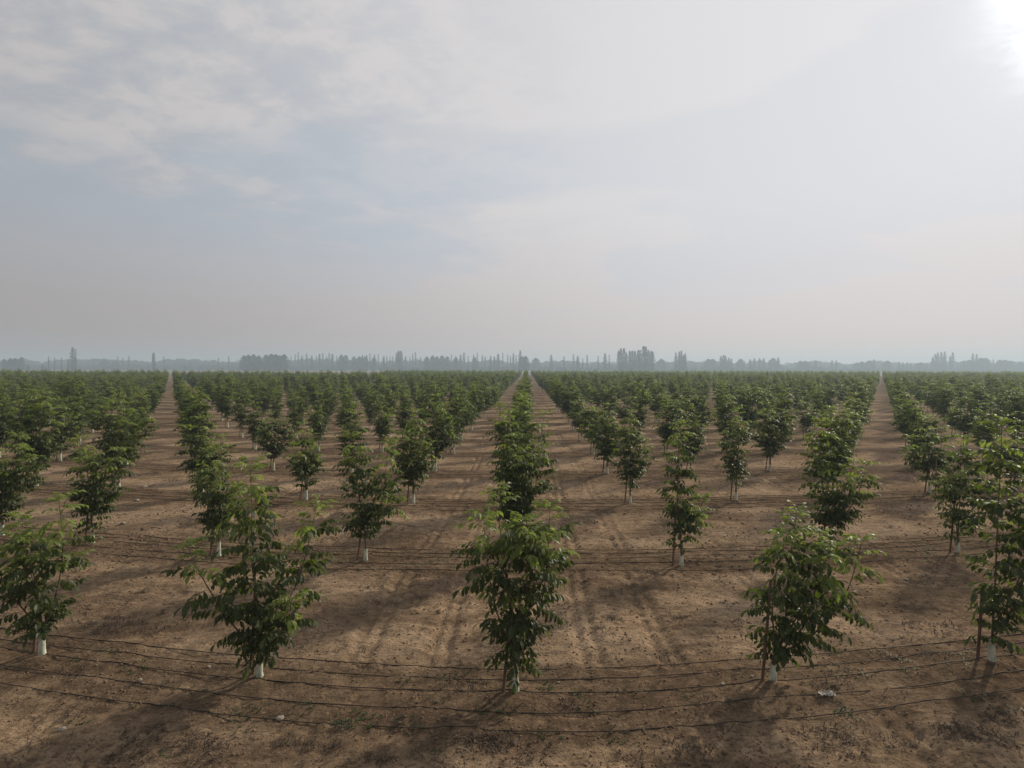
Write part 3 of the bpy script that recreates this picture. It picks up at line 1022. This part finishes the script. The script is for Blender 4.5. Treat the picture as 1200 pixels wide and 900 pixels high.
for _ in range(150):
    n = wr.choice([1, 1, 2, 2, 3, 4, 5])
    d = D1 + ST * (n - 1) + wr.gauss(0, 0.7)
    x = wr.uniform(-1, 1) * d * 0.95
    wp.append((x, float(rowy(x, d)), wr.uniform(0.05, 0.2), wr.randint(2, 7)))
sprigs('weeds', wp, M_WEED, wr, 0.02, 0.055, 0.012, 1.5, 4, 'low green weeds sprouting beside the drip hoses', 'weeds')
dp = []
for px, py, r, c in [(135, 731, 0.45, 90), (180, 738, 0.3, 60), (545, 803, 0.3, 60), (568, 872, 0.22, 60), (585, 866, 0.2, 50), (170, 862, 0.28, 60), (225, 872, 0.25, 50), (240, 885, 0.3, 60), (150, 890, 0.3, 60),
                     (875, 735, 0.4, 70), (1095, 735, 0.5, 80), (1095, 770, 0.25, 30), (1160, 862, 0.3, 70), (1175, 838, 0.25, 50), (990, 875, 0.3, 70), (1120, 858, 0.25, 60), (40, 760, 0.3, 30), (980, 855, 0.2, 40),
                     (720, 725, 0.2, 26), (700, 740, 0.2, 20), (975, 800, 0.3, 26), (430, 785, 0.3, 20), (1090, 680, 0.5, 50), (860, 678, 0.5, 40), (340, 870, 0.2, 24), (440, 890, 0.15, 24), (820, 880, 0.3, 40)]:
    x, y = at(px, py)
    dp.append((x, y, r, c))
for _ in range(420):
    d = 8.2 + 30 * wr.random() ** 1.5 ; x = wr.uniform(-1, 1) * d
    dp.append((x, d, wr.uniform(0.08, 0.4), wr.randint(3, 16)))
sprigs('dry_litter', dp, M_DRY, wr, 0.03, 0.10, 0.009, 2.6, 2, 'dark dry stalks and dead leaves matted on the soil', 'plant litter')

# pale dead twigs
for px, py, L, rz, lab in [(98, 742, 0.42, 0.15, 'bleached bent twig on the soil right of the left front tree'),
                           (22, 782, 0.6, 0.5, 'long pale stick lying under the hoses at the left edge'),
                           (238, 857, 0.22, 0.9, 'short pale twig on the bare soil at the lower left'),
                           (545, 880, 0.3, -0.4, 'thin dry twig on the bottom centre soil'),
                           (985, 857, 0.3, -0.6, 'dark short twig below the hoses at the lower right')]:
    x, y = at(px, py)
    b = MB()
    pts = [(-L / 2, 0, 0), (-L * 0.15, 0.05 * L, 0.02), (L * 0.2, 0.02 * L, 0.015), (L / 2, -0.1 * L, 0.0)]
    b.tube(pts, [0.009, 0.008, 0.006, 0.003], 5)
    b.tube([(L * 0.1, 0.02 * L, 0.015), (L * 0.3, 0.14 * L, 0.03)], [0.005, 0.002], 4)
    link('twig', b.mesh('twig', [M_STRAW if 'dark' not in lab else M_DRY], True), label=lab, cat='twig', group='dead twigs on the soil', loc=(x, y, hz(x, y) + 0.012), rz=rz)

# ------------------------------------------------------------ tree line on the horizon
def crown_arrays(rng, prof, n, size, seed):
    """leaf clumps filling a crown: prof(t) -> radius at relative height t (unit tree height 1)"""
    r_ = np.random.RandomState(seed)
    t = r_.rand(n)
    pr = np.array([prof(v) for v in t])
    q = np.sqrt(r_.rand(n)) * (0.75 + 0.35 * r_.rand(n)) * pr
    a = r_.rand(n) * 6.283
    # uneven outline: lobes
    q = q * (1 + 0.28 * np.sin(a * 3 + t * 9 + seed) * np.sin(t * 14 + seed))
    c = np.stack([q * np.cos(a), q * np.sin(a), t], 1)
    d1 = r_.normal(size=(n, 3)); d2 = r_.normal(size=(n, 3))
    d1 /= np.linalg.norm(d1, axis=1)[:, None]; d2 /= np.linalg.norm(d2, axis=1)[:, None]
    s = size * (0.6 + 0.8 * r_.rand(n))[:, None]
    V = np.stack([c - d1 * s - d2 * s * 0.3, c + d1 * s * 0.6 + d2 * s * 0.7, c + d1 * s * 0.5 - d2 * s * 0.7, c - d1 * s * 0.4 + d2 * s], 1)
    Fz = (np.arange(n) * 4)[:, None, None] + np.array([(0, 2, 1), (0, 1, 3)])[None]
    return V.reshape(-1, 3), Fz.reshape(-1, 3)


def poplar_prof(t):
    if t < 0.02: return 0.02
    u = (t - 0.02) / 0.98
    return 0.085 * (math.sin(pi * min(u ** 0.75, 1)) ** 0.6) + 0.004


def slim_prof(t):
    if t < 0.04: return 0.008
    u = (t - 0.04) / 0.96
    return 0.050 * (math.sin(pi * min(u ** 0.8, 1)) ** 0.6) + 0.004


def round_prof(t):
    if t < 0.12: return 0.10
    u = (t - 0.12) / 0.88
    return 0.42 * (max(0.0, math.sin(pi * min(0.12 + 0.88 * u, 1))) ** 0.55)


def upright_prof(t):
    if t < 0.08: return 0.08
    u = (t - 0.08) / 0.92
    return 0.24 * (max(0.0, math.sin(pi * min(0.18 + 0.82 * u, 1))) ** 0.5)


CR = {}
for nm, pf, n, sz in (('poplar', poplar_prof, 900, 0.018), ('slim', slim_prof, 600, 0.014), ('round', round_prof, 1400, 0.040), ('upright', upright_prof, 1300, 0.030)):
    CR[nm] = []
    for sd in range(3):
        v, f = crown_arrays(None, pf, n, sz, 10 * sd + len(nm))
        CR[nm].append((np_mesh('crown', v, f, [M_FARTREE]), v, f))
b = MB(); b.tube([(0, 0, -0.01), (0, 0, 0.3), (0.01, 0, 0.9)], [0.014, 0.010, 0.003], 5)
ME_FTR = b.mesh('trunk', [M_FARTRUNK], True)


FAR = []


def far_tree(px, ytop, D, kind, label, group, rng, wf=1.0):
    D = D * 1.3
    x = (px - VPX) * D / F
    roll = (px - 600) * math.tan(R(0.14))
    h = EYE + (HZY - (ytop - roll * 1.0)) * D / F
    name = {'poplar': 'poplar_tree', 'slim': 'poplar_tree', 'round': 'broadleaf_tree', 'upright': 'broadleaf_tree'}[kind]
    root = link(name, None, label=label, cat='tree', group=group, loc=(x, D, 0.0), rz=rng.uniform(0, 6.28))
    wf *= 1.4 if kind in ('poplar', 'slim') else 1.1
    root.scale = (h * wf, h * wf, h)
    FAR.append((label, px, root))
    link('crown', CR[kind][rng.randrange(3)][0], root)
    link('trunk', ME_FTR, root)


fr = random.Random(41)
PG = 'poplars standing along the hazy horizon'
BG = 'broadleaf trees standing along the hazy horizon'
nearp = [(85, 407, 'poplar', 'tallest dark poplar on the horizon at the far left'), (88.5, 409, 'slim', 'thin poplar tight against the tallest one at far left'),
         (180, 413, 'poplar', 'single dark poplar standing alone above the left orchard alley'), (57, 418, 'slim', 'thin poplar left of the tallest pair at far left'),
         (80, 421, 'poplar', 'short poplar against the foot of the tall pair at far left'), (64, 419, 'slim', 'second thin poplar left of the tallest pair'),
         (72, 419, 'slim', 'thin poplar nearest the left side of the tallest pair')]
for px, yt, kd, lab in nearp:
    far_tree(px, yt, 760, kd, lab, PG, fr, 0.8)
left_sl = [132, 135, 138, 144, 151, 192, 256, 268]
for px in left_sl:
    far_tree(px, fr.uniform(417, 421), 930, 'slim', 'slim poplar rising from the low left part of the tree line', PG, fr, 1.0)
px = 341
while px < 610:
    if not (396 < px < 421) and not (498 < px < 526):
        far_tree(px, fr.uniform(412.5, 418.5), fr.uniform(900, 1050), fr.choice(['slim', 'slim', 'poplar']), 'slim poplar in the close row left of the central column', PG, fr, fr.uniform(0.7, 1.0))
    px += fr.uniform(3.0, 6.5)
for px in (467, 470):
    far_tree(px, 411, 900, 'poplar', 'taller of the poplars in the middle of the left horizon row', PG, fr, 0.9)
far_tree(609.5, 410.5, 900, 'poplar', 'pointed poplar rising beside the rounded dark tree near the centre', PG, fr, 0.8)
for px, yt in ((646, 416), (661, 417), (672, 415), (677, 417), (683, 420), (688, 416), (701, 417), (709, 414), (714, 416)):
    far_tree(px, yt, 900, 'poplar' if px in (646, 677, 709) else 'slim', 'poplar in the broken line just right of the central column', PG, fr, 1.0)
for px, yt in ((725, 411), (727.5, 408), (731, 408), (734, 413), (738, 411), (741, 411), (744, 411), (748, 410), (750, 410), (754, 405.5), (756.5, 406), (760, 410), (763, 411), (765, 412)):
    far_tree(px, yt, fr.uniform(800, 860), 'poplar', 'poplar in the tallest dark grove right of centre', PG, fr, 0.9)
for px, yt in ((792, 413), (796, 412), (798.5, 411), (803, 414), (801, 416)):
    far_tree(px, yt, 840, 'poplar', 'poplar in the small dark grove between the tallest grove and the right alley', PG, fr, 0.8)
for px, yt in ((845, 417), (848, 416), (850, 417), (854, 419), (857, 420), (879, 421), (884, 420), (890, 420), (895, 420), (912, 419), (956, 422)):
    far_tree(px, yt, 950, 'poplar', 'pale poplar low in the tree line left of the right alley', PG, fr, 1.1)
for px, yt in ((975, 422), (980, 422), (1024, 421), (1054, 424), (1058, 424), (1063, 424), (1067, 425), (1086, 425)):
    far_tree(px, yt, 960, 'poplar', 'pale poplar in the tree line beside the right alley', PG, fr, 0.9)
for px, yt in ((1093, 418), (1096, 415), (1099, 413), (1103, 412.5), (1107, 412), (1113.5, 417), (1116.5, 413), (1122, 425)):
    far_tree(px, yt, 980, 'poplar', 'poplar in the tall pale grove on the right horizon', PG, fr, 0.8)
for px, yt in ((1140, 414), (1144.5, 415), (1164, 421)):
    far_tree(px, yt, 980, 'poplar', 'pale poplar among the rounded trees near the right edge', PG, fr, 0.75)
blocks = [(286, 417), (291, 416), (297, 415.5), (303, 417), (312, 416), (318, 415), (323, 415.5), (328, 417), (333, 415.5)]
for px, yt in blocks:
    far_tree(px, yt, 820, 'upright', 'dark square topped tree in the dense grove left of centre', BG, fr, 1.1)
for px, yt in [(400, 416), (405, 416.5), (415, 418), (421, 418), (428, 418), (438, 419), (500, 418), (507, 417), (512, 418), (518, 417), (524, 418), (534, 419), (556, 419)]:
    far_tree(px, yt, 930, 'upright', 'rounded tree crown set among the left poplar row', BG, fr, 1.0)
for px, yt in ((611.5, 418), (616, 417.5)):
    far_tree(px, yt, 850, 'upright', 'dark rounded tree beside the head of the central column', BG, fr, 1.0)
for px, yt in ((5, 421), (12, 420), (18, 420), (25, 419), (33, 427), (50, 427)):
    far_tree(px, yt, 780, 'upright', 'hazy rounded tree at the extreme left of the tree line', BG, fr, 1.0)
for px, yt in ((122, 422), (121, 423)):
    far_tree(px, yt, 1000, 'round', 'low domed tree in the left part of the tree line', BG, fr, 1.0)
for px, yt in ((628, 420), (775, 421), (830, 421), (835, 421), (868, 421), (906, 420), (938, 423), (944, 423), (1004, 425), (1010, 424), (1018, 423), (1038, 425), (1040, 423),
               (1075, 426), (1079, 425), (1130, 423), (1136, 422), (1150, 420), (1155, 420), (1172, 422), (1178, 422), (1184, 423), (1196, 425)):
    far_tree(px, yt, 1000, 'round', 'pale domed tree in the right part of the tree line', BG, fr, 0.9)

byl = {}
for lab, px, o in FAR:
    byl.setdefault(lab, []).append((px, o))


def ordinal(i):
    if i <= 20:
        return ORD[i]
    tens = {2: 'twenty', 3: 'thirty', 4: 'forty', 5: 'fifty', 6: 'sixty', 7: 'seventy'}[i // 10]
    return tens + '-' + ORD[i % 10] if i % 10 else tens[:-1] + 'ieth'


for lab, lst in byl.items():
    if len(lst) < 2:
        continue
    lst.sort(key=lambda q: q[0])
    for i, (px, o) in enumerate(lst):
        m2 = len(lst) - i
        o['label'] = lab.replace('between the tallest grove and', 'beside').replace('low in the tree line', 'low') + (f", {ordinal(i + 1)} from the left" if i + 1 <= m2 else f", {ordinal(m2)} from the right")

# unbroken woodland behind and below them
VV, FF = [], []
o_ = 0
wrn = np.random.RandomState(12)
for layer, (D, hm, cnt) in enumerate(((2250, 30, 240), (1600, 22, 260), (1450, 14, 240), (1300, 9, 300))):
    for i in range(cnt):
        px = -60 + 1320 * (i + wrn.rand()) / cnt
        d = D * (1 + 0.06 * (wrn.rand() - 0.5))
        x = (px - VPX) * d / F
        hgt_ = hm * (0.75 + 0.5 * vnoise(np.array([px]), np.array([layer * 7.0]), 0.045)[0] + 0.25 * wrn.rand())
        if px < 270 and layer == 0:
            hgt_ *= 0.95
        _, v, f = CR['round'][wrn.randint(3)]
        sel = wrn.rand(len(f) // 2) < 0.28
        fk = f.reshape(-1, 2, 3)[sel]
        idx = np.where(sel)[0]
        v4 = v.reshape(-1, 4, 3)[idx].copy()
        cc = v4.mean(axis=1, keepdims=True)
        v4 = cc + (v4 - cc) * 1.9
        wv = v4.reshape(-1, 3) * np.array([hgt_ * 1.5, hgt_ * 1.5, hgt_]) + np.array([x, d, 0])
        fz = (np.arange(len(idx)) * 4)[:, None, None] + np.array([(0, 2, 1), (0, 1, 3)])[None]
        VV.append(wv); FF.append(fz.reshape(-1, 3) + o_); o_ += len(wv)
link('distant_woodland', np_mesh('distant_woodland', np.concatenate(VV), np.concatenate(FF), [M_FARTREE]), kind='stuff',
     label='low hazy blue woodland filling the foot of the horizon tree line', cat='woodland')

# ------------------------------------------------------------ haze
hm_, T = material('haze')
vol = T.n('ShaderNodeVolumePrincipled', {'Color': (0.62, 0.76, 0.88, 1), 'Density': 0.00060, 'Anisotropy': 0.2})
T.n('ShaderNodeOutputMaterial', {'Volume': vol.outputs[0]})
b = MB()
z0, z1, q = -1.4, 58.0, 2600.0
b.add([(-q, -q, z0), (q, -q, z0), (q, q, z0), (-q, q, z0), (-q, -q, z1), (q, -q, z1), (q, q, z1), (-q, q, z1)],
      [(0, 3, 2, 1), (4, 5, 6, 7), (0, 1, 5, 4), (1, 2, 6, 5), (2, 3, 7, 6), (3, 0, 4, 7)])
link('haze', b.mesh('haze', [hm_]), kind='stuff', label='thin grey morning haze lying over the whole plain', cat='haze')
